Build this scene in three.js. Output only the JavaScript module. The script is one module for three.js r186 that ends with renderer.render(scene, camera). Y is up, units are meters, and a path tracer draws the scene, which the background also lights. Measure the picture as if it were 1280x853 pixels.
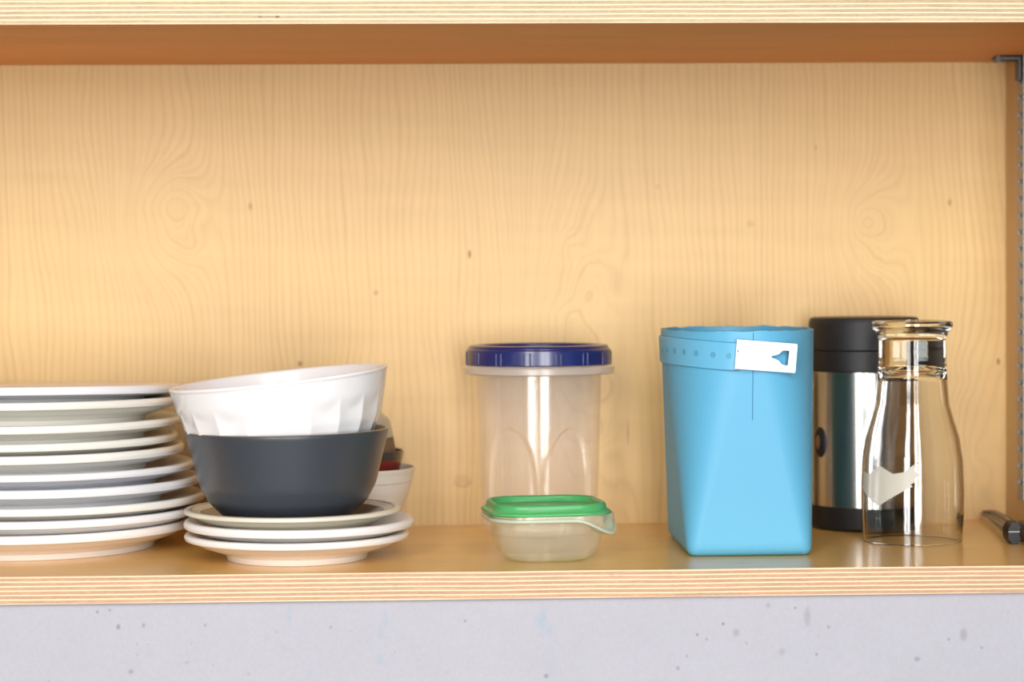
import * as THREE from 'three';
import { RoundedBoxGeometry } from 'three/addons/geometries/RoundedBoxGeometry.js';
import { mergeGeometries } from 'three/addons/utils/BufferGeometryUtils.js';
import { RectAreaLightUniformsLib } from 'three/addons/lights/RectAreaLightUniformsLib.js';

// ---------------------------------------------------------------- camera, sky, daylight, exposure
const scene = new THREE.Scene();
const Y0 = 1.35;                                   // height of the lower shelf above the room's floor
const F_PX = 2817.4;
const camera = new THREE.PerspectiveCamera(2 * Math.atan(426.5 / F_PX) * 180 / Math.PI, 1280 / 853, 0.05, 60);
{
  const yaw = 0.03661, pitch = 0.02881, roll = 0.0067;
  const f = new THREE.Vector3(Math.sin(yaw) * Math.cos(pitch), -Math.sin(pitch), -Math.cos(yaw) * Math.cos(pitch));
  const r = new THREE.Vector3(Math.cos(yaw), 0, Math.sin(yaw));
  const u = new THREE.Vector3().crossVectors(r, f);
  const r2 = r.clone().multiplyScalar(Math.cos(roll)).addScaledVector(u, -Math.sin(roll));
  const u2 = u.clone().multiplyScalar(Math.cos(roll)).addScaledVector(r, Math.sin(roll));
  camera.quaternion.setFromRotationMatrix(new THREE.Matrix4().makeBasis(r2, u2, f.clone().negate()));
  camera.position.set(0, Y0 + 0.19336, 1.74998);
}
camera.focus = 1.53;
camera.userData.fStop = 5.0;

const renderer = new THREE.WebGLRenderer({ antialias: true });
renderer.toneMapping = THREE.LinearToneMapping;
renderer.toneMappingExposure = 0.88;
renderer.shadowMap.enabled = true;
RectAreaLightUniformsLib.init();

const SKY = new THREE.Color().setRGB(2.2, 2.35, 2.6);
scene.background = SKY;
// daylight entering through the panes of the two windows in the wall behind the camera
const ROOM = { x0: -2.4, x1: 2.4, z1: 2.35, h: 3.0 };
// added transom splits each; upper and lower pane powers are set to shape light
const WINDOWS = [
  { x0: 0.06, x1: 0.70, y0: 1.0, yt: 1.72, y1: 2.85, panes: 2, rgb: [1.0, 0.985, 0.97], high: 15.5, low: 20 },
  { x0: -0.92, x1: -0.34, y0: 1.0, yt: 1.72, y1: 2.85, panes: 1, rgb: [1.0, 0.96, 0.9], high: 16, low: 14 },
];
const panesOf = (w) => { // the glass of every pane, inside its frame
  const out = [], pw = (w.x1 - w.x0) / w.panes, b = 0.035;
  for (let k = 0; k < w.panes; k++) for (const [y0, y1, p] of [[w.y0, w.yt, w.low], [w.yt, w.y1, w.high]]) out.push([w.x0 + pw * k + b, w.x0 + pw * (k + 1) - b, y0 + b, y1 - b, p]);
  return out;
};
for (const w of WINDOWS) for (const [x0, x1, y0, y1, p] of panesOf(w)) {
  const L = new THREE.RectAreaLight(new THREE.Color().setRGB(...w.rgb), p, x1 - x0, y1 - y0);
  L.position.set((x0 + x1) / 2, (y0 + y1) / 2, ROOM.z1 - 0.01);
  L.lookAt(L.position.x, L.position.y, 0);
  L.name = 'window_daylight';
  scene.add(L);
}

// ---------------------------------------------------------------- helpers
let seed = 12345;
const rnd = () => { seed = (seed * 1664525 + 1013904223) >>> 0; return seed / 4294967296; };
const hash2 = (i, j, s) => { let h = (i * 374761393 + j * 668265263 + s * 1442695041) | 0; h = Math.imul(h ^ (h >>> 13), 1274126177); return ((h ^ (h >>> 16)) >>> 0) / 4294967296; };
const sm = (t) => t * t * (3 - 2 * t);
function n2(x, y, s = 0) {
  const i = Math.floor(x), j = Math.floor(y), u = sm(x - i), v = sm(y - j);
  const a = hash2(i, j, s), b = hash2(i + 1, j, s), c = hash2(i, j + 1, s), d = hash2(i + 1, j + 1, s);
  return (a + (b - a) * u) * (1 - v) + (c + (d - c) * u) * v;
}
const fbm = (x, y, s, o = 4) => { let t = 0, a = 0.5; for (let k = 0; k < o; k++) { t += a * n2(x, y, s + k); x *= 2.03; y *= 2.03; a *= 0.5; } return t / (1 - Math.pow(0.5, o)); };
const clamp = (x, a = 0, b = 1) => Math.min(b, Math.max(a, x));
const lerp = (a, b, t) => a + (b - a) * t;
const sstep = (a, b, x) => sm(clamp((x - a) / (b - a)));
const toS = (c) => (c <= 0.0031308 ? 12.92 * c : 1.055 * Math.pow(c, 1 / 2.4) - 0.055);

function tex(w, h, fn, srgb = true) {               // fn(u, v) -> linear rgb (v up)
  const d = new Uint8Array(w * h * 4);
  for (let j = 0; j < h; j++) for (let i = 0; i < w; i++) {
    const c = fn((i + 0.5) / w, (j + 0.5) / h), k = (j * w + i) * 4;
    for (let q = 0; q < 3; q++) d[k + q] = clamp(srgb ? toS(clamp(c[q])) : c[q]) * 255 + 0.5;
    d[k + 3] = c.length > 3 ? clamp(c[3]) * 255 : 255;
  }
  const t = new THREE.DataTexture(d, w, h);
  t.magFilter = THREE.LinearFilter; t.minFilter = THREE.LinearMipmapLinearFilter; t.generateMipmaps = true;
  t.wrapS = t.wrapT = THREE.RepeatWrapping;
  if (srgb) t.colorSpace = THREE.SRGBColorSpace;
  t.needsUpdate = true;
  return t;
}
const std = (o) => new THREE.MeshStandardMaterial(o);
const phy = (o) => new THREE.MeshPhysicalMaterial(o);
const lin = (r, g, b) => new THREE.Color().setRGB(r, g, b);

const taken = {};
function numbered(n) { taken[n] = (taken[n] ?? -1) + 1; return taken[n] ? n + '_' + String(taken[n]).padStart(3, '0') : n; }
function tag(o, label, category, group) { o.userData.label = label; o.userData.category = category; if (group) o.userData.group = group; return o; }
function shade(o) { o.traverse((m) => { if (m.isMesh) { m.castShadow = true; m.receiveShadow = true; } }); return o; }
function thing(name, label, category, [x, y, z], turn = 0, group) {
  const o = new THREE.Group(); o.name = numbered(name); o.position.set(x, y + Y0, z); o.rotation.y = turn;
  scene.add(o); return tag(o, label, category, group);
}
function part(name, geo, mat, parent, label) {
  const m = new THREE.Mesh(geo, mat); m.name = name; m.castShadow = m.receiveShadow = true; parent.add(m);
  if (label) m.userData.label = label; return m;
}
function struct(name, geo, mat, parent = scene) {
  const m = new THREE.Mesh(geo, mat); m.name = name; m.castShadow = m.receiveShadow = true; m.userData.kind = 'structure'; parent.add(m); return m;
}
function box(x0, x1, y0, y1, z0, z1) { const g = new THREE.BoxGeometry(x1 - x0, y1 - y0, z1 - z0); g.translate((x0 + x1) / 2, (y0 + y1) / 2, (z0 + z1) / 2); return g; }
function rbox(w, h, d, r, x = 0, y = 0, z = 0, s = 3) { const g = new RoundedBoxGeometry(w, h, d, s, r); g.translate(x, y, z); return g; }

// polyline [[r, y, fillet], ...] -> points with rounded corners
function fillet(pts, n = 5) {
  const out = [];
  pts.forEach((p, i) => {
    const rad = p[2] || 0, a = pts[i - 1], b = pts[i + 1];
    if (!rad || !a || !b) { out.push(new THREE.Vector2(p[0], p[1])); return; }
    const P = new THREE.Vector2(p[0], p[1]), u = new THREE.Vector2(a[0], a[1]).sub(P), v = new THREE.Vector2(b[0], b[1]).sub(P);
    const lu = u.length(), lv = v.length(); u.normalize(); v.normalize();
    const ang = Math.acos(clamp(u.dot(v), -1, 1)), d = Math.min(rad / Math.tan(ang / 2), lu * 0.49, lv * 0.49);
    const A = P.clone().addScaledVector(u, d), B = P.clone().addScaledVector(v, d);
    for (let k = 0; k <= n; k++) { const t = k / n, q = new THREE.Vector2(); q.addScaledVector(A, (1 - t) * (1 - t)).addScaledVector(P, 2 * t * (1 - t)).addScaledVector(B, t * t); out.push(q); }
  });
  return out;
}
const lathe = (pts, seg = 96) => new THREE.LatheGeometry(fillet(pts), seg);
// densify a fillet-ed profile so that its shape can be modulated
function dense(pts, step) {
  const f = fillet(pts), out = [f[0]];
  for (let i = 1; i < f.length; i++) { const n = Math.max(1, Math.ceil(f[i].distanceTo(f[i - 1]) / step)); for (let k = 1; k <= n; k++) out.push(f[i - 1].clone().lerp(f[i], k / n)); }
  return out;
}
// grid of points P[i][j]; closed round j; optional end caps to a centre point
function gridGeo(P, closeJ = true, cap0 = false, cap1 = false) {
  const I = P.length, J = P[0].length, pos = [], idx = [];
  for (const row of P) for (const p of row) pos.push(p.x, p.y, p.z);
  const at = (i, j) => i * J + (closeJ ? (j + J) % J : j);
  for (let i = 0; i < I - 1; i++) for (let j = 0; j < (closeJ ? J : J - 1); j++) { const a = at(i, j), b = at(i, j + 1), c = at(i + 1, j), d = at(i + 1, j + 1); idx.push(a, c, b, b, c, d); }
  for (const [on, i, flip] of [[cap0, 0, 0], [cap1, I - 1, 1]]) if (on) {
    const c = P[i].reduce((s, p) => s.add(p), new THREE.Vector3()).multiplyScalar(1 / J), k = pos.length / 3; pos.push(c.x, c.y, c.z);
    for (let j = 0; j < J; j++) flip ? idx.push(k, at(i, j + 1), at(i, j)) : idx.push(k, at(i, j), at(i, j + 1));
  }
  const g = new THREE.BufferGeometry();
  g.setAttribute('position', new THREE.Float32BufferAttribute(pos, 3)); g.setIndex(idx); g.computeVertexNormals(); return g;
}
function revolve(profile, seg, mod) {
  return gridGeo(profile.map((p, i) => Array.from({ length: seg }, (_, j) => { const a = -j / seg * Math.PI * 2, r = mod ? mod(p.x, p.y, -a, i) : p.x; return new THREE.Vector3(r * Math.sin(a), p.y, r * Math.cos(a)); })));
}
// rounded rectangle outline: [{x, z, nx, nz}]
function rrect(hx, hz, r, n = 8) {
  const o = [];
  for (const [sx, sz, a0] of [[1, 1, 0], [-1, 1, 90], [-1, -1, 180], [1, -1, 270]])
    for (let k = 0; k <= n; k++) { const a = (a0 + 90 * k / n) * Math.PI / 180, c = Math.cos(a), s = Math.sin(a); o.push({ x: sx * (hx - r) + r * c, z: sz * (hz - r) + r * s, nx: c, nz: s }); }
  return o;
}
const ring = (o, y) => o.map((p) => new THREE.Vector3(p.x, typeof y === 'function' ? y(p) : y, p.z));
const loft = (levels, n = 8, c0 = true, c1 = true) => gridGeo(levels.map(([y, hx, hz, r]) => ring(rrect(hx, hz, Math.max(r, 0.0003), n), y)), true, c0, c1);

// ---------------------------------------------------------------- wood, paint
const BASEWOOD = [0.645, 0.438, 0.183];
function woodTone(t, dark, figure) {                // t: grain line 0..1, dark: pore/knot 0..1
  const k = 1 + figure - 0.20 * t;
  return [BASEWOOD[0] * k * (1 - 0.62 * dark), BASEWOOD[1] * k * (1 - 0.06 * t) * (1 - 0.75 * dark), BASEWOOD[2] * k * (1 - 0.12 * t) * (1 - 0.85 * dark)];
}
const line1 = (f, s) => { const w = f + 2.2 * (n2(f / 9, 5.5, s + 2) - 0.5), p = Math.abs((w / 5.4) - Math.floor(w / 5.4) - 0.5) * 2, amp = 0.35 + 0.65 * n2(f / 5.4, 0.5, s); const c = n2(f / 1.45, 3.5, s + 5); return clamp(Math.pow(p, 2.4) * amp * 0.85 + c * 0.16); };
const CX0 = -0.6, CX1 = 0.45135;                    // inside faces of the cabinet's sides
// back panel: upright maple veneer with two knots and a cathedral figure; millimetres, y above the shelf
const bumps = [
  [-200, 236, 62, 27, 36], [-192, 247, 16, 12, 16], [343, 229, 46, 24, 34], [339, 233, 18, 11, 12],
  [110, 120, 78, 33, 105], [-420, 150, 70, 40, 130], [-60, 40, 24, 30, 60], [420, 60, 22, 26, 90],
];
const pins = [[31.6, 210.5, 1.1, 3.2, 0.9], [-137.5, 248.6, 1.5, 2.8, 0.5], [-41.1, 181.2, 2.0, 2.2, 0.4], [-100.4, 126.5, 1.6, 2.0, 0.8], [250.6, 232.8, 3, 2.5, 0.25], [407, 248.7, 1.5, 2.6, 0.55], [445.4, 123.9, 1.4, 2.6, 0.8], [154, 71, 1.2, 9, 0.35], [178, 262, 1.6, 2, 0.2], [302, 292, 1.2, 2, 0.3]];
const woodBack = tex(2048, 820, (u, v) => {
  const x = (CX0 + u * (CX1 - CX0)) * 1000, y = v * 421;
  let phi = x + 5 * (fbm(x / 60, y / 160, 11, 3) - 0.5) * 4 + (n2(x / 4, y / 40, 15) - 0.5) * 1.2 + y * 0.03;
  let gx = 1, gy = 0;
  for (const [bx, by, a, sx, sy] of bumps) { const dx = (x - bx) / sx, dy = (y - by) / sy, e = Math.exp(-(dx * dx + dy * dy)); gx -= 2 * a * e * dx / sx; gy -= 2 * a * e * dy / sy; phi += a * e * (1 + 0.4 * (n2(x / 18, y / 18, 77) - 0.5)); }
  let near = 0; for (const [bx, by, a, sx, sy] of bumps.slice(0, 5)) near = Math.max(near, Math.exp(-(Math.pow((x - bx) / sx / 1.5, 2) + Math.pow((y - by) / sy / 1.4, 2))));
  const pk = Math.abs((phi / 17) % 1 + (phi < 0 ? 1 : 0) - 0.5), t = clamp(line1(phi, 21) * (1 - 0.5 * near) / (1 + 0.8 * Math.abs(Math.hypot(gx, gy) - 1)) + 0.55 * near * Math.pow(Math.max(0, 1 - pk / 0.2), 1.5)), fib = n2(x * 1.6, y / 22, 31) * 0.5 + n2(x * 0.7, y / 60, 33) * 0.5;
  const curl = fbm(x / 75, y / 9 + x * 0.004, 41, 3) - 0.5, patch = fbm(x / 110, y / 80, 43, 3) - 0.5;
  let dark = 0;
  for (const [px, py, rx, ry, s] of pins) { const d = Math.hypot((x - px) / rx, (y - py) / ry); if (d < 2.2) dark = Math.max(dark, s * (1 - sstep(0.45, 1.5, d))); }
  const kd = Math.hypot((x - 24.8) / 7, (y - 34) / 5.2); if (kd < 1.4) dark = Math.max(dark, 0.2 * (1 - sstep(0.55, 1.3, kd)) * (0.55 + 0.6 * n2(x / 1.6, y / 1.4, 90)) + 0.25 * Math.max(0, 1 - Math.abs(kd - 0.85) * 5) * (y < 34 ? 1 : 0.2));
  return woodTone(t, dark, 0.07 * (fib - 0.5) + 0.07 * curl + 0.07 * patch + 0.02);
});
// boards with the grain running along them
function boardTex(s, k = [1, 1, 1], marks = []) {       // marks: x, z, half length and width in mm, pale (1) or dark (-1)
  return tex(2048, 512, (u, v) => {
    const x = u * 1090, z = v * 300;
    let phi = z * 1.15 + 16 * (fbm(x / 260, z / 40, s, 3) - 0.5);
    const t = line1(phi, s + 9), fib = n2(x / 26, z * 1.5, s + 4), patch = fbm(x / 120, z / 30, s + 6, 3) - 0.5;
    const pore = n2(x / 7, z * 1.1, s + 14) > 0.93 && n2(x / 90, z / 25, s + 15) > 0.5 ? 0.12 : 0;
    const c = woodTone(t * 0.85, pore, 0.07 * (fib - 0.5) + 0.16 * patch);
    let e = 1, p = 0; for (const [mx, mz, rx, rz, m] of marks) { const d = Math.hypot((x - (mx - CX0 + 0.018) * 1000) / rx, ((1 - v) * 298 - (mz + 0.018) * 1000) / rz); if (d < 1.5) { const a = 1 - sstep(0.5, 1.3, d * (0.8 + 0.4 * n2(x / 2, z, 3))); if (m > 0) p = Math.max(p, a); else e = Math.min(e, 1 + 0.32 * m * a); } }
    return [c[0] * k[0] * Math.sqrt(e), c[1] * k[1] * e, c[2] * k[2] * e].map((q, i) => lerp(q, [0.9, 0.76, 0.5][i], p * 0.8));
  });
}
const shelfTex = boardTex(200, [1.32, 1.16, 0.80], [[-0.150, 0.262, 4, 2.2, 1], [0.2095, 0.2535, 9, 1.6, -1], [0.005, 0.13, 30, 1.2, -0.5], [-0.02, 0.11, 22, 1.4, -0.5], [0.145, 0.165, 26, 1.3, -0.6], [0.12, 0.16, 14, 1.6, -0.5]]), underTex = boardTex(260, [1.16, 0.70, 0.43]);  // underside: same wood, with shade and warm bounce put into its tint
// plywood edge: thin pale veneers between wider toasted ones
function plyTex(s, pale, toast, spots) {
  return tex(2048, 64, (u, v) => {
    const x = u * 1090, y = v * 18.2 + 0.10 * (n2(x / 60, 0, s) - 0.5) * 6;
    const f = ((y + 0.4) / 2.93) % 1, i = Math.floor((y + 0.4) / 2.93);
    const w = sstep(0.0, 0.09, f) * (1 - sstep(0.22, 0.34, f));
    const st = fbm(x / 18, y * 1.4, s + 7, 3) - 0.5, fine = n2(x / 2.2, y * 2.6, s + 9) - 0.5;
    const band = 1 + 0.16 * (hash2(i, 3, s) - 0.5);
    const q = [0, 1, 2].map((c) => lerp(toast[c] * band * (1 + 0.34 * st + 0.2 * fine), pale[c] * (1 + 0.1 * st), w));
    let d = 0; for (const [sx, sy, rx, ry, a] of spots) { const e = Math.hypot((x - sx) / rx, (y - sy) / ry); d = Math.max(d, a * (1 - sstep(0.4, 1.2, e))); }
    return q.map((c, k) => c * (1 - d * [0.75, 0.85, 0.8][k]));
  });
}
const PX = (x) => (x - CX0 + 0.018) * 1000;
const plyLow = plyTex(300, [0.95, 0.76, 0.48], [0.52, 0.30, 0.18], [[PX(-0.022), 9, 2, 0.8, 0.25], [PX(0.12), 15, 2, 0.6, 0.3]]);
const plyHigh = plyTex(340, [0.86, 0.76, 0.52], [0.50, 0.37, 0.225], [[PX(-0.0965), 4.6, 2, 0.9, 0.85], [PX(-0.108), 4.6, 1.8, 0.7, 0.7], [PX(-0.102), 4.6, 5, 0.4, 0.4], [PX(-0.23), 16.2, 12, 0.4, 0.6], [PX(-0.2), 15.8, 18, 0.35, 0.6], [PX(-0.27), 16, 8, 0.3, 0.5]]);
const woodM = phy({ map: woodBack, roughness: 0.5, clearcoat: 0.1, clearcoatRoughness: 0.35 });
const shelfM = phy({ map: shelfTex, roughness: 0.36, clearcoat: 0.45, clearcoatRoughness: 0.18 });
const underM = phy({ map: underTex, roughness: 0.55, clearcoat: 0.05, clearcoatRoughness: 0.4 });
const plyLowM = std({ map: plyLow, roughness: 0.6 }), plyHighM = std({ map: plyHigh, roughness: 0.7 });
const sideTex = boardTex(410, [0.86, 0.76, 0.66]); const sideT = sideTex; sideT.center.set(0.5, 0.5); sideT.rotation = Math.PI / 2;
const sideM = phy({ map: sideT, roughness: 0.45, clearcoat: 0.2, clearcoatRoughness: 0.35 });

// painted concrete, marks where the photograph has them (millimetres, x across, y below the shelf top)
const specks = [[-204.5, -34, 1.3, 1.8, 0.55], [-188, -33.3, 0.9, 1.6, 0.5], [-148, -33.8, 0.8, 1, 0.5], [-196.6, -63.6, 1.8, 1.6, 0.35], [-160, -58, 1.3, 0.8, 0.3], [-218, -24, 0.9, 1, 0.5], [-210, -23, 1, 0.8, 0.45], [-66, -36, 0.9, 1, 0.4], [22, -33, 1, 1, 0.45], [200.7, -42.9, 2.2, 2.4, 0.3], [192, -37, 0.8, 0.9, 0.8], [175, -44, 0.7, 1, 0.6], [181, -47, 0.8, 0.7, 0.5], [207.5, -50, 0.7, 0.8, 0.4], [240, -27, 0.8, 0.8, 0.6], [262, -40, 0.8, 1, 0.6], [254, -58, 0.8, 1.2, 0.5], [231, -56, 2.2, 2.6, 0.22], [168, -58, 1, 1.2, 0.3], [352, -46, 2.4, 4, 0.32], [342, -49, 0.9, 1, 0.5], [364, -55, 0.7, 0.9, 0.5], [321, -62, 2, 1.6, 0.4], [248, -33, 2.2, 6.5, 0.25], [222, -25, 1.6, 2, 0.25], [162, -66, 1.2, 1.4, 0.4], [75, -70, 1.4, 1.5, 0.5], [-250, -70, 1, 1.2, 0.4], [-120, -66, 1.1, 0.8, 0.3]];
const blues = [[73, -32, 2.2, 9, 0.5], [77, -40, 2.6, 4, 0.5], [70, -34, 3, 4, 0.4], [-93, -28, 1.6, 8, 0.45], [-30, -32, 1.8, 6, 0.4], [-33.5, -39, 2, 6, 0.3], [-34, -58, 2.6, 3, 0.45], [-80, -66, 1.8, 3, 0.35], [78, -60, 3, 16, 0.15], [-40, -46, 2, 10, 0.15]];
const WT = { x: -0.8, y: -0.7, w: 1.6, h: 0.8 };
const wallColor = tex(2048, 1024, (u, v) => {
  const x = (WT.x + u * WT.w) * 1000, y = (WT.y + v * WT.h) * 1000;
  let k = 1 + 0.05 * (fbm(x / 40, y / 40, 500, 4) - 0.5) + 0.05 * (n2(x / 1.6, y / 1.6, 507) - 0.5);
  let c = [0.432 * k, 0.428 * k, 0.476 * k];
  for (const [px, py, rx, ry, s] of specks) { const d = Math.hypot((x - px) / rx, (y - py) / ry); if (d < 1.6) { const a = s * (1 - sstep(0.5, 1.4, d)); c = [c[0] * (1 - 0.72 * a), c[1] * (1 - 0.74 * a), c[2] * (1 - 0.76 * a)]; } }
  for (const [px, py, rx, ry, s] of blues) { const d = Math.hypot((x - px) / rx, (y - py) / ry) + 0.7 * (fbm(x / 3, y / 3, 520, 3) - 0.5); if (d < 1.6) { const a = s * (1 - sstep(0.4, 1.4, d)); c = [c[0] * (1 - 0.26 * a), c[1] * (1 - 0.06 * a), c[2] * (1 + 0.02 * a)]; } }
  const g = hash2(Math.floor(x / 7), Math.floor(y / 7), 540); if (g > 0.972) { const d = Math.hypot(x / 7 - Math.floor(x / 7) - 0.5, y / 7 - Math.floor(y / 7) - 0.5); const a = 0.4 * (1 - sstep(0.03, 0.09, d)) * (g - 0.965) * 28; c = c.map((q) => q * (1 - a)); }
  return c;
});
const wallBump = tex(2048, 1024, (u, v) => { const x = u * 1600, y = v * 800, dx = (x - 800 + 94) / 4.5, dy = (y - 700 + 46 + 2 * 0.5) / 4, lump = Math.max(0, 1 - Math.pow(Math.max(Math.abs(dx + 0.25 * dy), Math.abs(dy)), 6)); const b = 0.5 * lump + 0.5 * fbm(x / 22, y / 22, 600, 4) + 0.35 * fbm(x / 5, y / 5, 610, 3) + 0.15 * n2(x / 1.7, y / 1.7, 620); return [b, b, b]; }, false);
for (const t of [wallColor, wallBump]) { t.repeat.set(1 / WT.w, 1 / WT.h); t.offset.set(-WT.x / WT.w, -WT.y / WT.h); }
const wallM = std({ map: wallColor, bumpMap: wallBump, bumpScale: 0.0005, roughness: 0.75 });

// ---------------------------------------------------------------- the room
const roomTone = tex(256, 256, (u, v) => { const k = 0.18 * (1 + 0.06 * (fbm(u * 14, v * 14, 700, 4) - 0.5)); return [k, k * 0.98, k * 0.96]; });
roomTone.repeat.set(2, 2);
const roomM = std({ map: roomTone, roughness: 0.9 });
const floorTone = tex(512, 512, (u, v) => { const k = 0.14 * (1 + 0.12 * (fbm(u * 18, v * 18, 720, 4) - 0.5)); return [k, k * 0.92, k * 0.82]; });
const floorM = std({ map: floorTone, roughness: 0.7 });
const WALLZ = 0.2755, NX0 = CX0 - 0.018, NX1 = CX1 + 0.018, NY0 = -0.0182, NY1 = 0.76, D = 0.28;
{
  const sh = new THREE.Shape([[ROOM.x0, -Y0], [ROOM.x1, -Y0], [ROOM.x1, ROOM.h - Y0], [ROOM.x0, ROOM.h - Y0]].map((p) => new THREE.Vector2(...p)));
  sh.holes.push(new THREE.Path([[NX0, NY0], [NX0, NY1], [NX1, NY1], [NX1, NY0]].map((p) => new THREE.Vector2(...p))));
  const g = new THREE.ExtrudeGeometry(sh, { depth: WALLZ + 0.02, bevelEnabled: false }); g.translate(0, Y0, -0.02);
  struct('wall_back', g, wallM);
  const uvg = g.attributes.uv, pg = g.attributes.position; // flat mapping in metres, measured from the shelf
  for (let i = 0; i < uvg.count; i++) uvg.setXY(i, pg.getX(i), pg.getY(i) - Y0);
  struct('wall_rear', box(ROOM.x0, ROOM.x1, 0, ROOM.h, -0.14, -0.0201), roomM);
  struct('floor', box(ROOM.x0 - 0.12, ROOM.x1 + 0.12, -0.1, 0, -0.14, ROOM.z1 + 0.16), floorM);
  struct('ceiling', box(ROOM.x0 - 0.12, ROOM.x1 + 0.12, ROOM.h, ROOM.h + 0.1, -0.14, ROOM.z1 + 0.16), roomM);
  struct('wall_left', box(ROOM.x0 - 0.12, ROOM.x0, 0, ROOM.h, -0.14, ROOM.z1 + 0.16), roomM);
  struct('wall_right', box(ROOM.x1, ROOM.x1 + 0.12, 0, ROOM.h, -0.14, ROOM.z1 + 0.16), roomM);
  const fr = new THREE.Shape([[ROOM.x0, 0], [ROOM.x1, 0], [ROOM.x1, ROOM.h], [ROOM.x0, ROOM.h]].map((p) => new THREE.Vector2(...p)));
  for (const w of WINDOWS) fr.holes.push(new THREE.Path([[w.x0, w.y0], [w.x0, w.y1], [w.x1, w.y1], [w.x1, w.y0]].map((p) => new THREE.Vector2(...p))));
  const fg = new THREE.ExtrudeGeometry(fr, { depth: 0.16, bevelEnabled: false }); fg.translate(0, 0, ROOM.z1);
  struct('wall_front', fg, roomM);
  const frameM = std({ color: lin(0.6, 0.6, 0.58), roughness: 0.5 }), paneM = phy({ color: 0xffffff, transmission: 1, roughness: 0, thickness: 0, ior: 1.5 });
  WINDOWS.forEach((w, i) => {
    const b = 0.035, z0 = ROOM.z1 + 0.03, z1 = ROOM.z1 + 0.09, pw = (w.x1 - w.x0) / w.panes, bars = [box(w.x0, w.x1, w.y0, w.y0 + b, z0, z1), box(w.x0, w.x1, w.y1 - b, w.y1, z0, z1), box(w.x0 + b, w.x1 - b, w.yt - b, w.yt + b, z0, z1)];
    for (let k = 0; k <= w.panes; k++) { const x = w.x0 + pw * k; bars.push(box(Math.max(w.x0, x - b), Math.min(w.x1, x + b), w.y0 + b, w.y1 - b, z0, z1)); }
    const win = new THREE.Group(); win.name = 'window_' + (i + 1); win.userData.kind = 'structure'; scene.add(win);
    part('window_frame', mergeGeometries(bars), frameM, win);
    for (const [x0, x1, y0, y1] of panesOf(w)) part('pane', box(x0, x1, y0, y1, ROOM.z1 + 0.058, ROOM.z1 + 0.062), paneM, win);
  });
}

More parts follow.
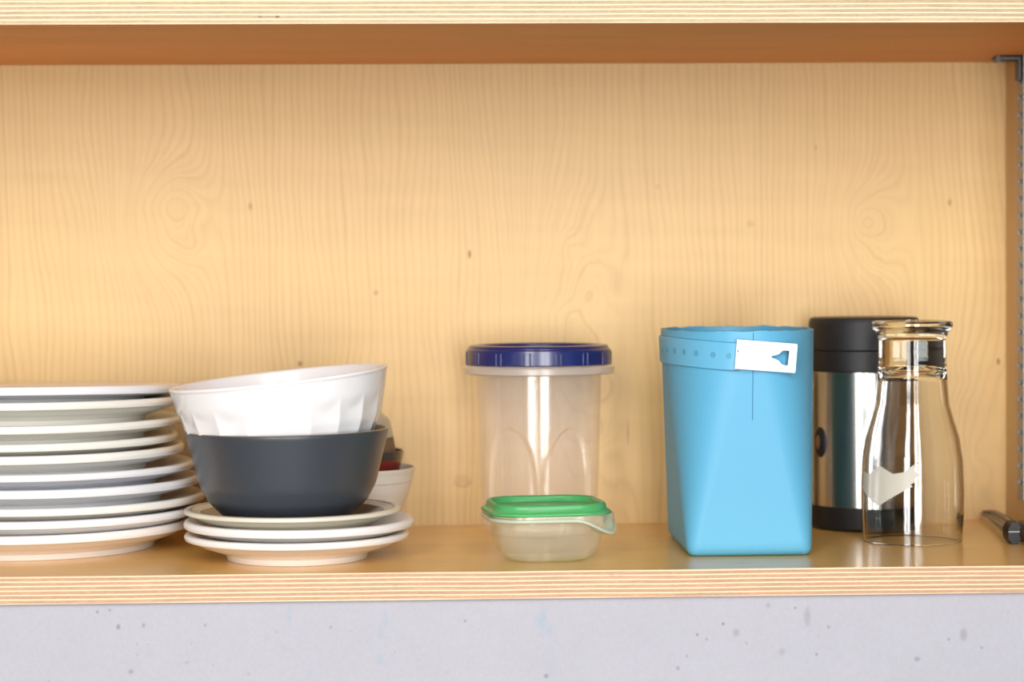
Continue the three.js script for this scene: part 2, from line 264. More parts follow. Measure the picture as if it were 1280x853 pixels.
// ---------------------------------------------------------------- the plywood cupboard
const SHELF2 = 0.3578;
const clipM = std({ color: lin(0.10, 0.10, 0.105), metalness: 0.85, roughness: 0.4 });
const metalM = std({ color: lin(0.33, 0.33, 0.35), metalness: 0.9, roughness: 0.42 });
const darkMetalM = std({ color: lin(0.05, 0.05, 0.055), metalness: 0.6, roughness: 0.35 });
{
  const c = thing('wall_cupboard', 'open maple plywood cupboard let into the painted concrete wall', 'cupboard', [0, 0, 0]);
  const bg = box(CX0 - 0.018, CX1 + 0.018, 0, 0.742, -0.018, 0), p = bg.attributes.position, uv = bg.attributes.uv;
  for (let i = 0; i < p.count; i++) uv.setXY(i, (p.getX(i) - CX0) / (CX1 - CX0), p.getY(i) / 0.421);
  part('back_panel', bg, woodM, c, 'maple veneer back panel with knots and upright grain');
  for (const x of [CX0 - 0.018, CX1]) {
    const g = box(x, x + 0.018, 0, 0.742, 0.0001, D), q = g.attributes.position, w = g.attributes.uv;
    for (let i = 0; i < q.count; i++) w.setXY(i, q.getZ(i) / 0.3 + 0.2, q.getY(i) / 1.09);
    part('side_panel', g, sideM, c);
  }
  part('top_panel', box(CX0 - 0.018, CX1 + 0.018, 0.742, 0.76, -0.018, D), sideM, c);
  // slotted metal strip let in on each side for the shelf clips
  const zs = 0.0433, zw = 0.017;
  const sh = new THREE.Shape([[0, 0.02], [zw, 0.02], [zw, 0.7], [0, 0.7]].map((v) => new THREE.Vector2(...v)));
  for (let k = 0; k < 52; k++) { const y = 0.032 + k * 0.0127; sh.holes.push(new THREE.Path([[0.0022, y], [0.0022, y + 0.0035], [zw - 0.0022, y + 0.0035], [zw - 0.0022, y]].map((v) => new THREE.Vector2(...v)))); }
  const strip = new THREE.ExtrudeGeometry(sh, { depth: 0.0022, bevelEnabled: false });
  const right = strip.clone().rotateY(-Math.PI / 2); right.translate(CX1 - 0.00001, 0, zs);
  part('shelf_standard', right, metalM, c, 'slotted metal strip for shelf clips');
  const left = strip.clone().rotateY(-Math.PI / 2); left.translate(CX0 + 0.00221, 0, zs);
  part('shelf_standard', left, metalM, c, 'slotted metal strip for shelf clips');
  for (const x of [CX1 - 0.0003, CX0 + 0.0001]) part('strip_backing', box(x, x + 0.0002, 0.021, 0.699, zs + 0.001, zs + zw - 0.001), darkMetalM, c);
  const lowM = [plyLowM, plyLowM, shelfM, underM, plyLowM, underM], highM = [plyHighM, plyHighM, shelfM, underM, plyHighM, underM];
  const lo = thing('shelf_board', 'lower plywood shelf that carries all the dishes, striped front edge', 'shelf', [0, 0, 0]);
  part('board', box(NX0, NX1, -0.018, 0, -0.018, D), lowM, lo);
  const hi = thing('shelf_board', 'upper empty plywood shelf along the top of the picture', 'shelf', [0, SHELF2, 0]);
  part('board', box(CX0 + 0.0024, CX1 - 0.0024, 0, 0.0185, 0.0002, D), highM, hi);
  for (const [s, x] of [[-1, CX1 - 0.0023], [1, CX0 + 0.0023]]) {
    const t = thing('shelf_clip', s < 0 ? 'dark metal clip under upper shelf at the right side' : 'metal shelf clip under upper shelf at the left side', 'shelf clip', [x, SHELF2, zs + zw / 2]);
    part('tab', rbox(0.0175, 0.0042, 0.011, 0.0015, s * 0.0088, -0.0022, 0), clipM, t);
    const nose = new THREE.CylinderGeometry(0.0024, 0.0024, 0.011, 14); nose.rotateX(Math.PI / 2); nose.translate(s * 0.0178, -0.0026, 0);
    part('nose', nose, clipM, t);
    part('hook_plate', rbox(0.0028, 0.017, 0.011, 0.001, s * 0.0015, -0.0105, 0), clipM, t);
  }
}

// ---------------------------------------------------------------- crockery
const glaze = (r, g, b, rough = 0.16) => phy({ color: lin(r, g, b), roughness: 0.4, clearcoat: 0.8, clearcoatRoughness: rough });
const W = { white: glaze(0.82, 0.81, 0.82), cool: glaze(0.76, 0.77, 0.81), cream: glaze(0.80, 0.785, 0.735), ivory: glaze(0.77, 0.76, 0.695), bounceTint: glaze(0.83, 0.79, 0.76) };
const footM = std({ color: lin(0.68, 0.64, 0.58), roughness: 0.7 });
// plate turned on a wheel: rim radius R, foot radius rf, height H, rim lip thickness lip; floor of the well at height t
function plateProfile(R, rf, H, lip, t, well = 0.86) {
  const rw = rf * 1.02, slope = H - lip;
  return [
    [0, 0.0042], [rf - 0.006, 0.0042, 0.001], [rf - 0.0045, 0.0, 0.0008], [rf - 0.001, 0.0, 0.001], [rf + 0.0002, 0.0045, 0.001],
    [rf + 0.003, 0.0052, 0.002], [lerp(rf, R, 0.55), lerp(0.0052, slope, 0.52), 0.02], [R - 0.0045, slope, 0.003], [R - 0.0006, slope + 0.0007, 0.0016], [R, H - lip * 0.45, 0.002], [R - 0.0012, H - 0.0004, 0.0014], [R - 0.0035, H, 0.0012],
    [lerp(rw, R, 0.5), lerp(t, H, 0.66), 0.02], [rw, t + 0.0006, 0.008], [rw * well, t, 0.01], [0, t],
  ];
}
function plate(label, [x, y, z], R, rf, H, lip, t, mat, tilt = [0, 0], group, name = 'dinner_plate', extra) {
  const o = thing(name, label, 'plate', [x, y, z], 0, group);
  o.rotation.x = tilt[0]; o.rotation.z = tilt[1];
  part('dish', lathe(plateProfile(R, rf, H, lip, t), 128), mat, o);
  const fr = lathe([[rf - 0.0044, -0.00005], [rf - 0.0012, -0.00005]], 96);
  part('foot_ring', fr, footM, o);
  if (extra) extra(o);
  return o;
}
{
  const ord = ['topmost', 'second', 'third', 'fourth', 'fifth', 'sixth', 'seventh', 'eighth', 'ninth', 'lowest'];
  const rimTop = [0.1210, 0.1104, 0.0945, 0.0822, 0.0742, 0.0617, 0.0511, 0.0387, 0.0301, 0.0202];
  const cx = [-0.2920, -0.2905, -0.2915, -0.2945, -0.2905, -0.2835, -0.2800, -0.2760, -0.2785, -0.2850];
  const R = [0.1122, 0.1122, 0.1120, 0.1118, 0.1124, 0.1128, 0.1128, 0.1122, 0.1124, 0.1124];
  const lips = [0.0066, 0.0062, 0.0062, 0.0060, 0.0066, 0.0056, 0.0066, 0.0060, 0.0060, 0.0066];
  const lean = [-0.034, -0.013, 0, 0, 0, 0, 0, 0, 0, 0], lift = [0.0028, 0.0011, 0, 0, 0, 0, 0, 0, 0, 0];
  const mats = [W.cool, W.ivory, W.cream, W.ivory, W.cream, W.cool, W.cool, W.cream, W.white, W.bounceTint];  // lowest plate: warm bounce off the shelf put into its white glaze
  const tones = ['cool white', 'ivory', 'cream', 'thin ivory', 'thick cream', 'bluish white', 'bluish white', 'creamy white', 'white', 'white'];
  const T = 0.0112; // each foot stands on the well of the plate below
  for (let i = 9; i >= 0; i--) {
    const k = 9 - i, foot = k * T;
    const place = i === 0 ? 'topmost plate of the tall stack at the left' : i === 9 ? 'lowest plate of the tall stack at the left, standing on the shelf' : `${ord[i]} plate from the top of the tall stack at the left`;
    plate(`${tones[i]} dinner plate, ${place}`, [cx[i], foot + lift[i], 0.1145 + (i % 3 - 1) * 0.0006], R[i], 0.085, rimTop[i] - foot - lift[i] + 0.111 * lean[i], lips[i], T - 0.0001, mats[i], [lean[i], 0], 'plates in the tall stack');
  }
}
const sx = -0.0918, sz = 0.196;
{
  const warm = glaze(0.84, 0.80, 0.76, 0.2), warm2 = glaze(0.84, 0.81, 0.79, 0.2);
  plate('small white saucer plate at the bottom of the short stack, on the shelf', [sx - 0.0005, 0, sz], 0.0772, 0.049, 0.0187, 0.0053, 0.0092, warm, [0, 0], 'small plates under the grey bowl', 'side_plate');
  plate('small white plate in the middle of the short stack under the bowls', [sx + 0.0012, 0.0092, sz], 0.0792, 0.049, 0.0185, 0.0062, 0.0092, warm2, [0, 0], 'small plates under the grey bowl', 'side_plate');
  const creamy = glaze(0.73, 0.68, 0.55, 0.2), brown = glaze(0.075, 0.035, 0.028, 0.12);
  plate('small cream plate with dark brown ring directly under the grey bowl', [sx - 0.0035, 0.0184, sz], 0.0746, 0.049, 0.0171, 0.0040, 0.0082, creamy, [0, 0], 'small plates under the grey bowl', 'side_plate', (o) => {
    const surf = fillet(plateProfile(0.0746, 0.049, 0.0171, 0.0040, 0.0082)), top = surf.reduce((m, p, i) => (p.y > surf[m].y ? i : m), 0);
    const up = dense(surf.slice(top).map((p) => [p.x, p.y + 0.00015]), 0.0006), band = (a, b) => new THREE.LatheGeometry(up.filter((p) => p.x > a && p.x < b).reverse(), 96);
    part('well_layer', band(0.0005, 0.0635), brown, o, 'dark brown well');  // thin brown layer laid over the well
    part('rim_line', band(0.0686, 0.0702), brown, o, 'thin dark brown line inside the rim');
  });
}
// charcoal bowl
const bowlBase = 0.0184 + 0.0092;
{
  const o = thing('serving_bowl', 'matte charcoal grey bowl between white bowl and small plates', 'bowl', [-0.0978, bowlBase, sz]);
  const m = phy({ color: lin(0.042, 0.050, 0.062), roughness: 0.42, clearcoat: 0.6, clearcoatRoughness: 0.3 });
  part('bowl_shell', lathe([[0, 0.003], [0.036, 0.003, 0.001], [0.038, 0, 0.001], [0.041, 0, 0.001], [0.0455, 0.0035, 0.004], [0.0545, 0.0125, 0.012], [0.0605, 0.0235, 0.02], [0.0695, 0.0588, 0.01], [0.0697, 0.0606, 0.0008], [0.0688, 0.0616, 0.0008], [0.0676, 0.0611, 0.0008], [0.0655, 0.056, 0.01], [0.0565, 0.0235, 0.02], [0.050, 0.014, 0.012], [0.038, 0.0075, 0.012], [0, 0.0068]], 128), m, o);
  part('rim_wear', lathe([[0.0693, 0.06125], [0.0688, 0.06172], [0.0682, 0.0615]], 128), glaze(0.3, 0.24, 0.17, 0.3), o, 'worn tan line along the rim');
  o.rotation.z = 0.010;
}
// white fluted bowl, tipped in the charcoal one
{
  const o = thing('serving_bowl', 'white fluted bowl tipped on top of the charcoal bowl', 'bowl', [-0.0967, bowlBase + 0.0258, sz]);
  const prof = dense([[0, 0.003], [0.032, 0.003, 0.001], [0.0335, 0.0, 0.001], [0.0365, 0.0, 0.001], [0.045, 0.0075, 0.008], [0.0585, 0.0225, 0.02], [0.0675, 0.0405, 0.02], [0.0722, 0.0585, 0.02], [0.0745, 0.0695, 0.006], [0.0754, 0.0708, 0.0008], [0.0752, 0.0722, 0.0008], [0.0742, 0.0726, 0.0008], [0.0728, 0.0715, 0.002], [0.0690, 0.0575, 0.02], [0.063, 0.038, 0.02], [0.0535, 0.022, 0.02], [0.04, 0.0095, 0.015], [0, 0.006]], 0.0016);
  const top = prof.reduce((m, p) => Math.max(m, p.y), 0), outer = prof.findIndex((p) => p.y === top);
  const g = revolve(prof, 360, (r, y, a, i) => {
    if (i >= outer || y < 0.004) return r;
    const up = 1 - sstep(0.0515, 0.0610, y + 0.004 * Math.pow(Math.abs(Math.sin(a * 10 + 0.2)), 0.8)), w = Math.pow(Math.abs(Math.cos(a * 10 + 0.2 + Math.PI / 2)), 0.8);
    return r - 0.0016 * up * w * sstep(0.004, 0.02, y);
  });
  part('bowl_shell', g, glaze(0.84, 0.83, 0.845, 0.12), o);
  o.rotation.set(0.018, 0, 0.100);
}
// cream bowl, red bowl and stoneware cup nested behind
{
  const bx = -0.0588, bz = 0.062;
  let o = thing('rice_bowl', 'cream stoneware bowl on the shelf behind the charcoal bowl', 'bowl', [bx, 0, bz]);
  part('bowl_shell', lathe([[0, 0.003], [0.021, 0.003, 0.001], [0.0225, 0, 0.001], [0.0255, 0, 0.001], [0.027, 0.005, 0.002], [0.0365, 0.0165, 0.02], [0.0432, 0.034, 0.02], [0.0445, 0.0405, 0.001], [0.0455, 0.0412, 0.0006], [0.0462, 0.0465, 0.003], [0.0475, 0.0500, 0.001], [0.0470, 0.0514, 0.001], [0.0458, 0.0512, 0.001], [0.0435, 0.047, 0.006], [0.0405, 0.034, 0.02], [0.0335, 0.0175, 0.015], [0.02, 0.0085, 0.012], [0, 0.007]], 96), glaze(0.70, 0.655, 0.575, 0.25), o);
  const ch = new THREE.SphereGeometry(0.0013, 10, 8); ch.scale(0.6, 1.6, 0.6); ch.rotateZ(-0.4); ch.translate(0.0415, 0.0475, 0.0190);
  part('glaze_chip', ch, std({ color: lin(0.22, 0.11, 0.04), roughness: 0.6 }), o);
  o = thing('sauce_bowl', 'small red bowl with black rim nested in the cream bowl', 'bowl', [bx, 0.0300, bz]);
  const red = lathe([[0, 0.002], [0.016, 0.002, 0.001], [0.0168, 0, 0.001], [0.019, 0, 0.001], [0.0205, 0.003, 0.001], [0.030, 0.010, 0.012], [0.0355, 0.0175, 0.012], [0.0380, 0.0275, 0.004]], 96);
  part('bowl_body', red, glaze(0.17, 0.011, 0.010, 0.12), o);
  part('black_rim', lathe([[0.0380, 0.0275], [0.0390, 0.0325, 0.001], [0.0388, 0.0338, 0.0008], [0.0376, 0.0338, 0.0008], [0.0365, 0.0280, 0.003], [0.034, 0.0185, 0.012], [0.0285, 0.0115, 0.012], [0, 0.0045]], 96), glaze(0.02, 0.018, 0.018, 0.12), o, 'black glazed rim and inside');
  o = thing('stoneware_cup', 'two-tone brown and grey cup upside down behind the bowls', 'cup', [bx, 0.0300 + 0.0196, bz]);
  part('cup_body', lathe([[0.0315, 0.0], [0.0345, 0.0008, 0.001], [0.0344, 0.004, 0.002], [0.0312, 0.0245], [0.0306, 0.0245], [0.0300, 0.003], [0.0315, 0.0]], 96), std({ color: lin(0.17, 0.105, 0.062), roughness: 0.6 }), o, 'bare brown clay band');
  part('cup_glaze', lathe([[0.0312, 0.0245], [0.0308, 0.0275, 0.004], [0.0285, 0.0375, 0.01], [0.0215, 0.0430, 0.006], [0.018, 0.0432, 0.001], [0.0175, 0.0455, 0.0008], [0.0155, 0.0455, 0.0008], [0.015, 0.0425, 0.001], [0, 0.042]], 96), glaze(0.44, 0.40, 0.32, 0.3), o, 'speckled grey glaze');
}

// ---------------------------------------------------------------- plastic food containers
{
  const o = thing('food_canister', 'tall clear plastic canister with blue screw lid', 'container', [0.0816, 0, 0.063]);
  const clear = phy({ color: lin(0.97, 0.95, 0.93), roughness: 0.12, transmission: 0.87, thickness: 0, ior: 1.5 });
  const rim = phy({ color: lin(0.90, 0.88, 0.86), roughness: 0.3, transmission: 0.74, thickness: 0, ior: 1.5 });
  const outer = dense([[0, 0.0016], [0.034, 0.0016, 0.003], [0.037, 0.0, 0.001], [0.0392, 0.0003, 0.003], [0.0432, 0.0065, 0.006], [0.0440, 0.03, 0.02], [0.0470, 0.1205]], 0.0012);
  const arch = (r, y, a) => {
    if (y < 0.006 || y > 0.084) return r;
    const s = Math.PI / 3; let d = ((a - 0.03) / s) % 1; d = Math.abs(d < 0 ? d + 1 : d) - 0.5; d = Math.abs(d) * s;
    const t = clamp((y - 0.012) / (0.0815 - 0.012)), w = 0.50 * Math.sqrt(Math.max(0, 1 - Math.pow(t, 2.6)));
    return r - 0.0026 * sstep(0.42, 0.58, Math.abs(Math.cos(a))) * (1 - sstep(w - 0.05, w + 0.015, d)) * sstep(0.006, 0.011, y) * (t >= 1 ? 0 : 1);
  };
  part('jar_body', revolve(outer, 240, arch), clear, o);
  part('flange', lathe([[0.0470, 0.1205], [0.0556, 0.1203, 0.0008], [0.0566, 0.1212, 0.0008], [0.0566, 0.1258, 0.0008], [0.0545, 0.1271, 0.0008], [0.0480, 0.1272, 0.001], [0.0478, 0.137]], 120), rim, o, 'frosted flange under the lid');
  const blue = phy({ color: lin(0.008, 0.016, 0.115), roughness: 0.35, clearcoat: 0.5, clearcoatRoughness: 0.15 });
  const lid = part('lid', lathe([[0, 0.1362], [0.043, 0.1362, 0.001], [0.0445, 0.1412, 0.001], [0.0458, 0.1420, 0.001], [0.0515, 0.1417, 0.0015], [0.0526, 0.1400, 0.001], [0.0528, 0.1392, 0.0006], [0.0541, 0.1386, 0.0008], [0.0543, 0.1368, 0.001], [0.0542, 0.1276, 0.0006], [0.0520, 0.1276]], 150), blue, o, 'dark blue screw lid');
  for (let k = 0; k < 15; k++) {
    const a = (k + 0.5) / 15 * Math.PI * 2 + 0.01, b = [];
    for (const s of [-1, 1]) { const g = new THREE.CapsuleGeometry(0.0007, 0.0085, 4, 8); g.translate(s * 0.0021, 0.1322, 0.0541); b.push(g); }
    const g = mergeGeometries([...b.map((q) => q.toNonIndexed()), rbox(0.0036, 0.0095, 0.0012, 0.0005, 0, 0.1322, 0.0539, 2)]); g.rotateY(a);
    part('grip_rib', g, blue, lid);
  }
}
{
  const o = thing('snack_box', 'small clear plastic box with green lid in front of canister', 'container', [0.0785, 0, 0.2155], 0.12);
  const clear = phy({ color: lin(0.97, 0.97, 0.89), roughness: 0.2, transmission: 0.88, thickness: 0, ior: 1.5 });
  const flangeM = phy({ color: lin(0.76, 0.82, 0.68), roughness: 0.4, transmission: 0.5, thickness: 0, ior: 1.5 });
  const L = [];
  for (let k = 0; k <= 9; k++) { const a = k / 9 * Math.PI / 2; L.push([0.0174 - 0.017 * Math.cos(a), 0.0205 + 0.0150 * Math.sin(a), 0.0195 + 0.0140 * Math.sin(a), 0.012 + 0.008 * Math.sin(a)]); }
  L.push([0.024, 0.0364, 0.0344, 0.0205], [0.0298, 0.0372, 0.0352, 0.021], [0.0335, 0.0374, 0.0354, 0.021]);
  part('box_body', loft(L, 12, true, false), clear, o);
  // flange that dips into a pull tab at the right front corner
  const rr = rrect(0.0382, 0.0362, 0.0215, 20), ol = [], arc = [0];
  rr.forEach((p, i) => { const q = rr[(i + 1) % rr.length], n = Math.hypot(q.x - p.x, q.z - p.z) > 0.004 ? 14 : 1; for (let k = 0; k < n; k++) ol.push({ x: lerp(p.x, q.x, k / n), z: lerp(p.z, q.z, k / n), nx: p.nx, nz: p.nz }); });
  for (let i = 1; i < ol.length; i++) arc.push(arc[i - 1] + Math.hypot(ol[i].x - ol[i - 1].x, ol[i].z - ol[i - 1].z));
  const cr = (p) => { let d = Math.abs(arc[ol.indexOf(p)] - 0.0135); d = Math.min(d, Math.abs(d - arc[arc.length - 1] - 0.001)); return d < 0.024 ? Math.pow(0.5 + 0.5 * Math.cos(Math.PI * d / 0.024), 1.2) : 0; };
  const P = []; const sec = [[-0.0006, 0.0014], [0.0036, 0.0013], [0.0042, 0.0006], [0.0042, -0.0006], [0.0036, -0.0013], [-0.0006, -0.0014]];
  for (const [off, dy] of [...sec, sec[0]]) P.push(ol.map((p) => { const c = cr(p), e = off > 0 ? off + 0.0042 * c : off; return new THREE.Vector3(p.x + p.nx * e, 0.0296 + dy - 0.0092 * c, p.z + p.nz * e); }));
  part('flange', gridGeo(P), flangeM, o, 'pale flange with a dipping pull tab');
  const web = [[], []]; for (const p of ol) { const c = cr(p); web[0].push(new THREE.Vector3(p.x + p.nx * (0.0038 + 0.0036 * c), 0.0296 - 0.0086 * c, p.z + p.nz * (0.0038 + 0.0036 * c))); web[1].push(new THREE.Vector3(p.x + p.nx * (0.0034 + 0.0030 * c), 0.0335, p.z + p.nz * (0.0034 + 0.0030 * c))); }
  part('tab_web', gridGeo(web), clear, o);
  const green = phy({ color: lin(0.10, 0.50, 0.165), roughness: 0.34, transmission: 0.30, thickness: 0, ior: 1.5 });
  part('lid', loft([[0.0327, 0.0385, 0.0365, 0.021], [0.0327, 0.0418, 0.0398, 0.0225], [0.0340, 0.0419, 0.0399, 0.0225], [0.0352, 0.0408, 0.0388, 0.022], [0.0357, 0.0388, 0.0368, 0.021], [0.0385, 0.0384, 0.0364, 0.0205], [0.0397, 0.0380, 0.0360, 0.0205], [0.0402, 0.0372, 0.0352, 0.020], [0.0399, 0.0360, 0.0340, 0.019], [0.0392, 0.0352, 0.0332, 0.0185], [0.0362, 0.0346, 0.0326, 0.018], [0.0358, 0.0335, 0.0315, 0.017]], 12, false, true), green, o, 'translucent green snap lid');
}

// ---------------------------------------------------------------- blue pitcher: square foot, round cut top
{
  const o = thing('silicone_pitcher', 'turquoise silicone pitcher with square base and ragged cut rim', 'pitcher', [0.2187, 0, 0.152]);
  const blue = phy({ color: lin(0.105, 0.40, 0.62), roughness: 0.55, clearcoat: 0.12, clearcoatRoughness: 0.45 });
  const H = 0.1548, HX = 0.0432, HZ = 0.0655, A = 0.0537, B = 0.0755;
  const phis = []; // normal directions; doubled at the axes, where a flat side ends in one point of the rim
  for (let q = 0; q < 4; q++) for (let k = 0; k <= 24; k++) phis.push([q, (q + k / 24) * Math.PI / 2]);
  function at(y, ins, [q, a], r0 = 0.0065) {
    const t = clamp(y / H), c = Math.cos(a), s = Math.sin(a), sxx = [1, -1, -1, 1][q], szz = [1, 1, -1, -1][q], r = Math.max(0.0008, r0 - ins);
    const bx = sxx * (HX - ins - r) + r * c, bz = szz * (HZ - ins - r) + r * s, a2 = A - ins, b2 = B - ins, d = Math.hypot(a2 * c, b2 * s);
    const ex = a2 * a2 * c / d, ez = b2 * b2 * s / d;
    return new THREE.Vector3(lerp(bx, ex, t), y, lerp(bz, ez, t));
  }
  const rag = (a) => 0.0011 * (fbm(a * 7 + 20, 0.3, 900, 4) - 0.5) * 2 + 0.0006 * (n2(a * 26, 4, 905) > 0.62 ? 1 : 0) * n2(a * 60, 1, 906);
  const rows = [];
  for (const [y, ins] of [[0, 0.0062], [0.0004, 0.0038], [0.0016, 0.0017], [0.0034, 0.0006], [0.006, 0.0001]]) rows.push(phis.map((p) => at(y, ins, p)));
  for (let k = 1; k <= 30; k++) rows.push(phis.map((p) => { const y = lerp(0.006, H - 0.0006, k / 30), v = at(y, 0, p); v.y += k > 27 ? rag(p[1]) * (k - 27) / 3 : 0; return v; }));
  rows.push(phis.map((p) => { const v = at(H, 0.0004, p); v.y += rag(p[1]); return v; }));
  rows.push(phis.map((p) => { const v = at(H, 0.0017, p); v.y += rag(p[1]) + 0.0002; return v; }));
  for (let k = 0; k <= 10; k++) rows.push(phis.map((p) => { const y = lerp(H - 0.0006, 0.004, k / 10), v = at(y, 0.0022, p); v.y += k < 1 ? rag(p[1]) : 0; return v; }));
  part('pitcher_body', gridGeo(rows, true, true, true), blue, o);
  // mould seam down the front, a thin raised line
  const sp = []; for (let k = 0; k <= 16; k++) { const y = lerp(0.094, H - 0.001, k / 16); const v = at(y, -0.00005, [0, Math.PI / 2]); v.x = 0.0009 + (k - 8) * 0.00002; sp.push(v); }
  part('mould_seam', new THREE.TubeGeometry(new THREE.CatmullRomCurve3(sp), 32, 0.00028, 6), phy({ color: lin(0.03, 0.20, 0.40), roughness: 0.6 }), o, 'fine dark mould seam');
  // strap round the left of the rim, lifting off where the white tag is fixed
  const strapM = phy({ color: lin(0.125, 0.435, 0.665), roughness: 0.5, clearcoat: 0.2, clearcoatRoughness: 0.4 });
  const cross = [[0.0001, 0], [0.0013, 0.0003], [0.0016, 0.0010], [0.0016, 0.0182], [0.0012, 0.0190], [0.0001, 0.0193]];
  const a0 = 1.66, a1 = 4.2, N = 64, SR = [];
  const base = (a) => { let q = Math.floor(a / (Math.PI / 2)) % 4; return [q, a]; };
  const strapY = (a) => 0.1280 + 0.0030 * sstep(1.7, 3.1, a);
  for (let k = 0; k <= N; k++) {
    const a = lerp(a0, a1, k / N), lift = 0.0018 * (1 - sstep(0, 0.2, k / N));
    SR.push(cross.map(([off, dy]) => { const v = at(strapY(a) + dy, 0, base(a)); v.x += Math.cos(a) * (off + lift); v.z += Math.sin(a) * (off + lift); return v; }));
  }
  const strap = part('strap', gridGeo(SR, true, true, true), strapM, o, 'blue strap with a row of darker discs for shaded holes');
  const holeShadeM = phy({ color: lin(0.085, 0.31, 0.48), roughness: 0.6 });  // darker discs on the strap, colour standing in for shade inside its holes
  for (const a of [1.88, 2.16, 2.43, 2.62, 2.78, 2.93, 3.08]) {
    const g = new THREE.CylinderGeometry(0.0021, 0.0021, 0.0006, 18); g.rotateX(Math.PI / 2); g.rotateY(Math.PI / 2 - a);
    const lift = 0.0018 * (1 - sstep(0, 0.2, (a - a0) / (a1 - a0))), v = at(strapY(a) + 0.0100, 0, base(a)); g.translate(v.x + Math.cos(a) * (0.00145 + lift), v.y, v.z + Math.sin(a) * (0.00145 + lift));
    part('hole_shade_disc', g, holeShadeM, strap);
  }
  const w = 0.0425, h = 0.0196, r = 0.0012, sh = new THREE.Shape();
  sh.moveTo(-w / 2 + 0.0003, -h / 2); sh.lineTo(w / 2 - r, -h / 2); sh.quadraticCurveTo(w / 2, -h / 2, w / 2, -h / 2 + r); sh.lineTo(w / 2, h / 2 - r); sh.quadraticCurveTo(w / 2, h / 2, w / 2 - r, h / 2); sh.lineTo(-w / 2 + 0.0003, h / 2); sh.closePath();
  const S = (px, py) => [(px - 605) / 785 * w, (375 - py) / 400 * h]; // outline of the cut-out, read off in the tag's own axes
  const cut = new THREE.Path(); cut.moveTo(...S(672, 362)); cut.bezierCurveTo(...S(730, 350), ...S(770, 335), ...S(792, 300)); cut.bezierCurveTo(...S(805, 282), ...S(820, 274), ...S(835, 272)); cut.lineTo(...S(892, 272)); cut.quadraticCurveTo(...S(905, 275), ...S(905, 292)); cut.lineTo(...S(900, 470)); cut.quadraticCurveTo(...S(898, 484), ...S(880, 484)); cut.lineTo(...S(842, 480)); cut.bezierCurveTo(...S(815, 476), ...S(800, 462), ...S(785, 440)); cut.bezierCurveTo(...S(765, 418), ...S(725, 402), ...S(674, 392)); cut.closePath();
  const dot = new THREE.Path(); dot.absellipse(...S(238, 335), 0.0006, 0.0012, 0, Math.PI * 2, true);
  sh.holes.push(cut, dot);
  const tg = new THREE.ExtrudeGeometry(sh, { depth: 0.0010, bevelEnabled: true, bevelSize: 0.0002, bevelThickness: 0.0002, bevelSegments: 2, curveSegments: 12 });
  const tagMesh = part('tag', tg, phy({ color: lin(0.88, 0.88, 0.88), roughness: 0.35, clearcoat: 0.3 }), o, 'white tag with a bottle shaped cut-out');
  tagMesh.position.set(0.0092, 0.1378, 0.0770); tagMesh.rotation.set(0, 0.13, -0.085, 'YXZ');
}

// ---------------------------------------------------------------- steel flask
{
  const o = thing('food_flask', 'brushed steel food flask with black lid and base, behind the glass', 'flask', [0.3307, 0, 0.0445]);
  const black = phy({ color: lin(0.008, 0.008, 0.010), roughness: 0.55, clearcoat: 0.05, clearcoatRoughness: 0.5 });
  const steel = std({ color: lin(0.52, 0.51, 0.50), metalness: 1, roughness: 0.2 });
  part('base', lathe([[0, 0.0012], [0.034, 0.0012, 0.001], [0.035, 0, 0.0008], [0.0388, 0.0, 0.002], [0.0408, 0.0022, 0.002], [0.0412, 0.0178, 0.0006], [0.0404, 0.0181]], 120), black, o, 'black plastic base ring');
  part('flask_body', lathe([[0.0398, 0.0178], [0.0407, 0.0182, 0.0004], [0.0407, 0.1196, 0.0004], [0.0400, 0.1199]], 128), steel, o, 'steel cylinder');
  part('collar', lathe([[0.0398, 0.1199], [0.0414, 0.1199, 0.0006], [0.0415, 0.1210, 0.0005], [0.0415, 0.1352, 0.0006], [0.0406, 0.1356]], 120), black, o, 'black collar');
  part('lid', lathe([[0.0404, 0.1356], [0.0416, 0.1361, 0.0005], [0.0417, 0.1375, 0.0005], [0.0417, 0.1565, 0.002], [0.0405, 0.1598, 0.002], [0.0385, 0.1604, 0.002], [0.0, 0.1604]], 120), black, o, 'black screw lid');
  const bs = new THREE.SphereGeometry(0.012, 32, 20); bs.scale(0.62, 1.0, 0.32);
  const boss = part('handle_pivot', bs, black, o, 'black oval pivot'); const ba = -1.12; boss.rotation.y = ba; boss.position.set(Math.sin(ba) * 0.0396, 0.0665, Math.cos(ba) * 0.0396);
  const cap = new THREE.SphereGeometry(0.0062, 24, 16); cap.scale(0.55, 1, 0.4); cap.translate(0, 0, 0.0022);
  part('pivot_reflection', cap, std({ color: lin(0.32, 0.16, 0.08), metalness: 0.7, roughness: 0.3 }), boss, 'orange reflection painted on the pivot');  // orange reflection on the pivot, put in as a coloured shape
}

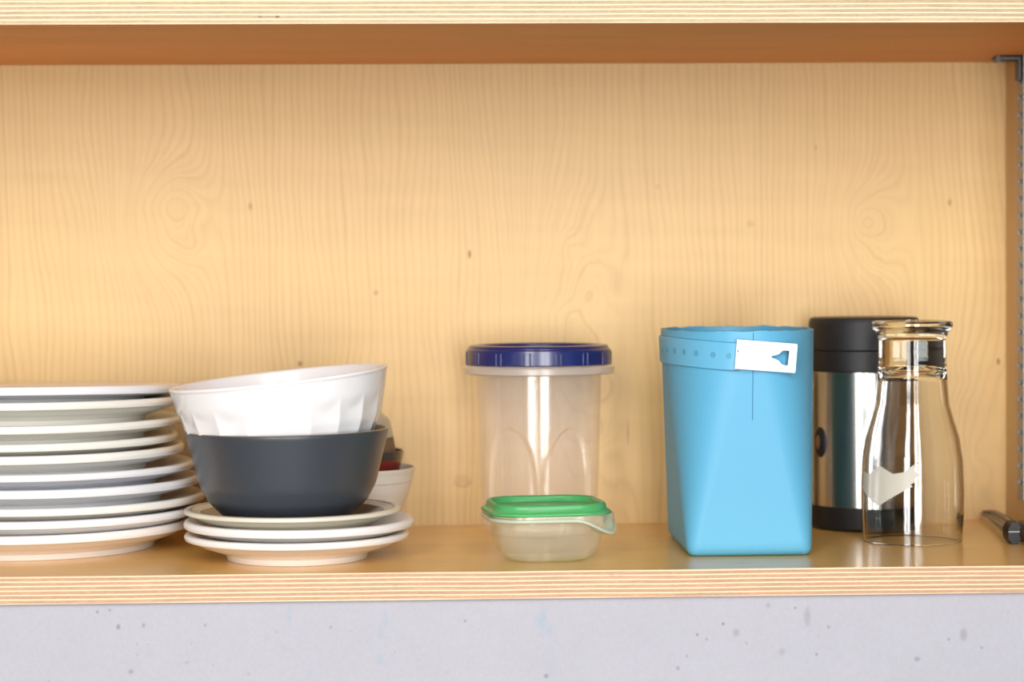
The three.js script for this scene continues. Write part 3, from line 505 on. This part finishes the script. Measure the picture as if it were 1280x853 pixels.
// ---------------------------------------------------------------- upturned beer glass
{
  const o = thing('beer_glass', 'clear footed glass standing upside down in front of the flask', 'glass', [0.3476, 0, 0.138]);
  const g = phy({ color: lin(0.985, 0.99, 0.985), roughness: 0.0, transmission: 1, thickness: 0.002, ior: 1.5, attenuationColor: lin(0.82, 0.90, 0.86), attenuationDistance: 0.12 });
  const outer = [[0.0349, 0.0004, 0.0006], [0.0356, 0.0012, 0.0006], [0.0365, 0.0171, 0.01], [0.0369, 0.0343, 0.02], [0.0360, 0.0589, 0.02], [0.0336, 0.0744, 0.02], [0.0296, 0.0880, 0.02], [0.0266, 0.0990, 0.02], [0.0248, 0.1202, 0.02], [0.0242, 0.1316, 0.006], [0.0238, 0.1456, 0.003], [0.0262, 0.1512, 0.004], [0.0292, 0.1552, 0.0025], [0.0288, 0.1588, 0.0025], [0.0255, 0.1594, 0.002], [0.0180, 0.1572, 0.01], [0, 0.1560]];
  const inner = [[0, 0.1275], [0.0110, 0.1268, 0.006], [0.0195, 0.1235, 0.006], [0.0222, 0.1170, 0.008], [0.0240, 0.0995, 0.02], [0.0271, 0.0884, 0.02], [0.0311, 0.0748, 0.02], [0.0337, 0.0590, 0.02], [0.0348, 0.0343, 0.02], [0.0346, 0.0171, 0.01], [0.0340, 0.0012, 0.0006], [0.0344, 0.0004, 0.0004], [0.0349, 0.0004]];
  part('glass_body', lathe([...inner, ...outer], 128), g, o);
  // printed mark on the front left of the wall, drawn on its unrolled surface
  const cv = document.createElement('canvas'); cv.width = 512; cv.height = 512; const c = cv.getContext('2d');
  c.clearRect(0, 0, 512, 512);
  const a0 = -1.42, a1 = 0.30, yb = 0.0215, yt = 0.0650; // angle from the camera side, heights
  const U = (px, py) => { const x = 1060 + px / 8.527, y = 555 + py / 8.527; const s = clamp((x - 1140.5) / 64.3, -0.985, 1), a = Math.asin(s), h = 0.1918 - 0.5600e-3 * (y - 342.1); return [(a - a0) / (a1 - a0) * 512, (1 - (h - yb) / (yt - yb)) * 512]; };
  c.fillStyle = 'rgba(196,192,180,0.9)'; c.beginPath();
  [[166, 325], [230, 342], [343, 240], [485, 322], [600, 300], [705, 215], [712, 285], [775, 330], [712, 372], [716, 402], [668, 432], [692, 455], [600, 500], [480, 575], [330, 685], [230, 600], [160, 500]].forEach(([x, y], i) => (i ? c.lineTo : c.moveTo).call(c, ...U(x, y))); c.closePath(); c.fill();
  c.fillStyle = 'rgba(92,88,80,0.75)'; c.font = '22px sans-serif';
  [['u', 212, 196], ['2', 250, 190], ['0', 272, 188], ['0', 294, 187], ['0', 316, 186], ['T', 372, 180], ['I', 395, 178], ['L', 418, 177], ['L', 442, 176], ['N', 478, 175]].forEach(([t, x, y]) => c.fillText(t, ...U(x, y)));
  const img = c.getImageData(0, 0, 512, 512).data, flip = new Uint8Array(512 * 512 * 4);
  for (let j = 0; j < 512; j++) for (let i = 0; i < 512; i++) { const s = ((511 - j) * 512 + i) * 4, d = (j * 512 + i) * 4; const a = img[s + 3]; for (let q = 0; q < 3; q++) flip[d + q] = a ? img[s + q] : 190; flip[d + 3] = a; }
  const t = new THREE.DataTexture(flip, 512, 512); t.colorSpace = THREE.SRGBColorSpace; t.magFilter = THREE.LinearFilter; t.needsUpdate = true;
  const prof = fillet(outer), rad = (y) => { for (let i = 1; i < prof.length; i++) if (prof[i].y >= y && prof[i - 1].y <= y) return lerp(prof[i - 1].x, prof[i].x, (y - prof[i - 1].y) / (prof[i].y - prof[i - 1].y || 1)); return 0.036; };
  const pos = [], uv = [], idx = [], NU = 48, NV = 16, yawCam = Math.atan2(0 - 0.3476, 1.75 - 0.138);
  for (let j = 0; j <= NV; j++) for (let i = 0; i <= NU; i++) { const a = lerp(a0, a1, i / NU) + yawCam, y = lerp(yb, yt, j / NV), r = rad(y) + 0.00015; pos.push(r * Math.sin(a), y, r * Math.cos(a)); uv.push(i / NU, j / NV); }
  for (let j = 0; j < NV; j++) for (let i = 0; i < NU; i++) { const a = j * (NU + 1) + i, b = a + 1, d = a + NU + 1; idx.push(a, b, d, b, d + 1, d); }
  const lg = new THREE.BufferGeometry(); lg.setAttribute('position', new THREE.Float32BufferAttribute(pos, 3)); lg.setAttribute('uv', new THREE.Float32BufferAttribute(uv, 2)); lg.setIndex(idx); lg.computeVertexNormals();
  part('printed_mark', lg, std({ map: t, transparent: true, roughness: 0.5 }), o, 'pale grey angular mark printed on the glass');
}

// ---------------------------------------------------------------- pliers-like tongs at the right edge
{
  const o = thing('serving_tongs', 'dark metal tongs lying in the right corner of the shelf', 'tongs', [0.4140, 0, 0.150]);
  const bar = std({ color: lin(0.09, 0.07, 0.06), metalness: 0.85, roughness: 0.3 }), blackP = phy({ color: lin(0.012, 0.012, 0.014), roughness: 0.5 });
  const arm = (pts, w, h) => { // tapered flat bar along pts [x, y, z, scale]
    const P = []; for (const [x, y, z, s] of pts) { const hw = w * s / 2, hh = h * s / 2; P.push([[-hw, -hh * 0.6], [-hw * 0.6, -hh], [hw * 0.6, -hh], [hw, -hh * 0.6], [hw, hh * 0.6], [hw * 0.6, hh], [-hw * 0.6, hh], [-hw, hh * 0.6]].map(([a, b]) => new THREE.Vector3(x + a, y + b, z))); }
    return gridGeo(P, true, true, true);
  };
  part('arm', arm([[0.0165, 0.0052, -0.140, 0.45], [0.0160, 0.0056, -0.120, 0.8], [0.0090, 0.0062, -0.060, 1], [0.0005, 0.0070, 0.002, 1.2]], 0.0042, 0.0050), bar, o);
  part('arm', arm([[0.0172, 0.0070, -0.140, 0.45], [0.0190, 0.0090, -0.118, 0.8], [0.0130, 0.0110, -0.060, 1], [0.0040, 0.0125, 0.002, 1.2]], 0.0040, 0.0044), bar, o);
  const blk = new THREE.CylinderGeometry(0.0086, 0.0086, 0.016, 8); blk.rotateX(Math.PI / 2); blk.rotateZ(Math.PI / 8); blk.scale(0.62, 0.98, 1); blk.translate(0.0010, 0.0080, 0.009);
  part('pivot_block', blk, blackP, o, 'black octagonal block');
  part('trim_line', rbox(0.0100, 0.0009, 0.0006, 0.0002, 0.0010, 0.0092, 0.0172, 2), std({ color: lin(0.35, 0.35, 0.36), metalness: 0.8, roughness: 0.35 }), o, 'bright line');
  const hp = new THREE.CatmullRomCurve3([[0.0080, 0.0085, 0.006], [0.0125, 0.0082, 0.020], [0.0155, 0.0080, 0.045], [0.0150, 0.0080, 0.090]].map((v) => new THREE.Vector3(...v)));
  part('handle', new THREE.TubeGeometry(hp, 40, 0.0078, 16), std({ color: lin(0.06, 0.04, 0.03), metalness: 0.3, roughness: 0.4 }), o, 'dark brown handle');
}
shade(scene);
renderer.render(scene, camera);
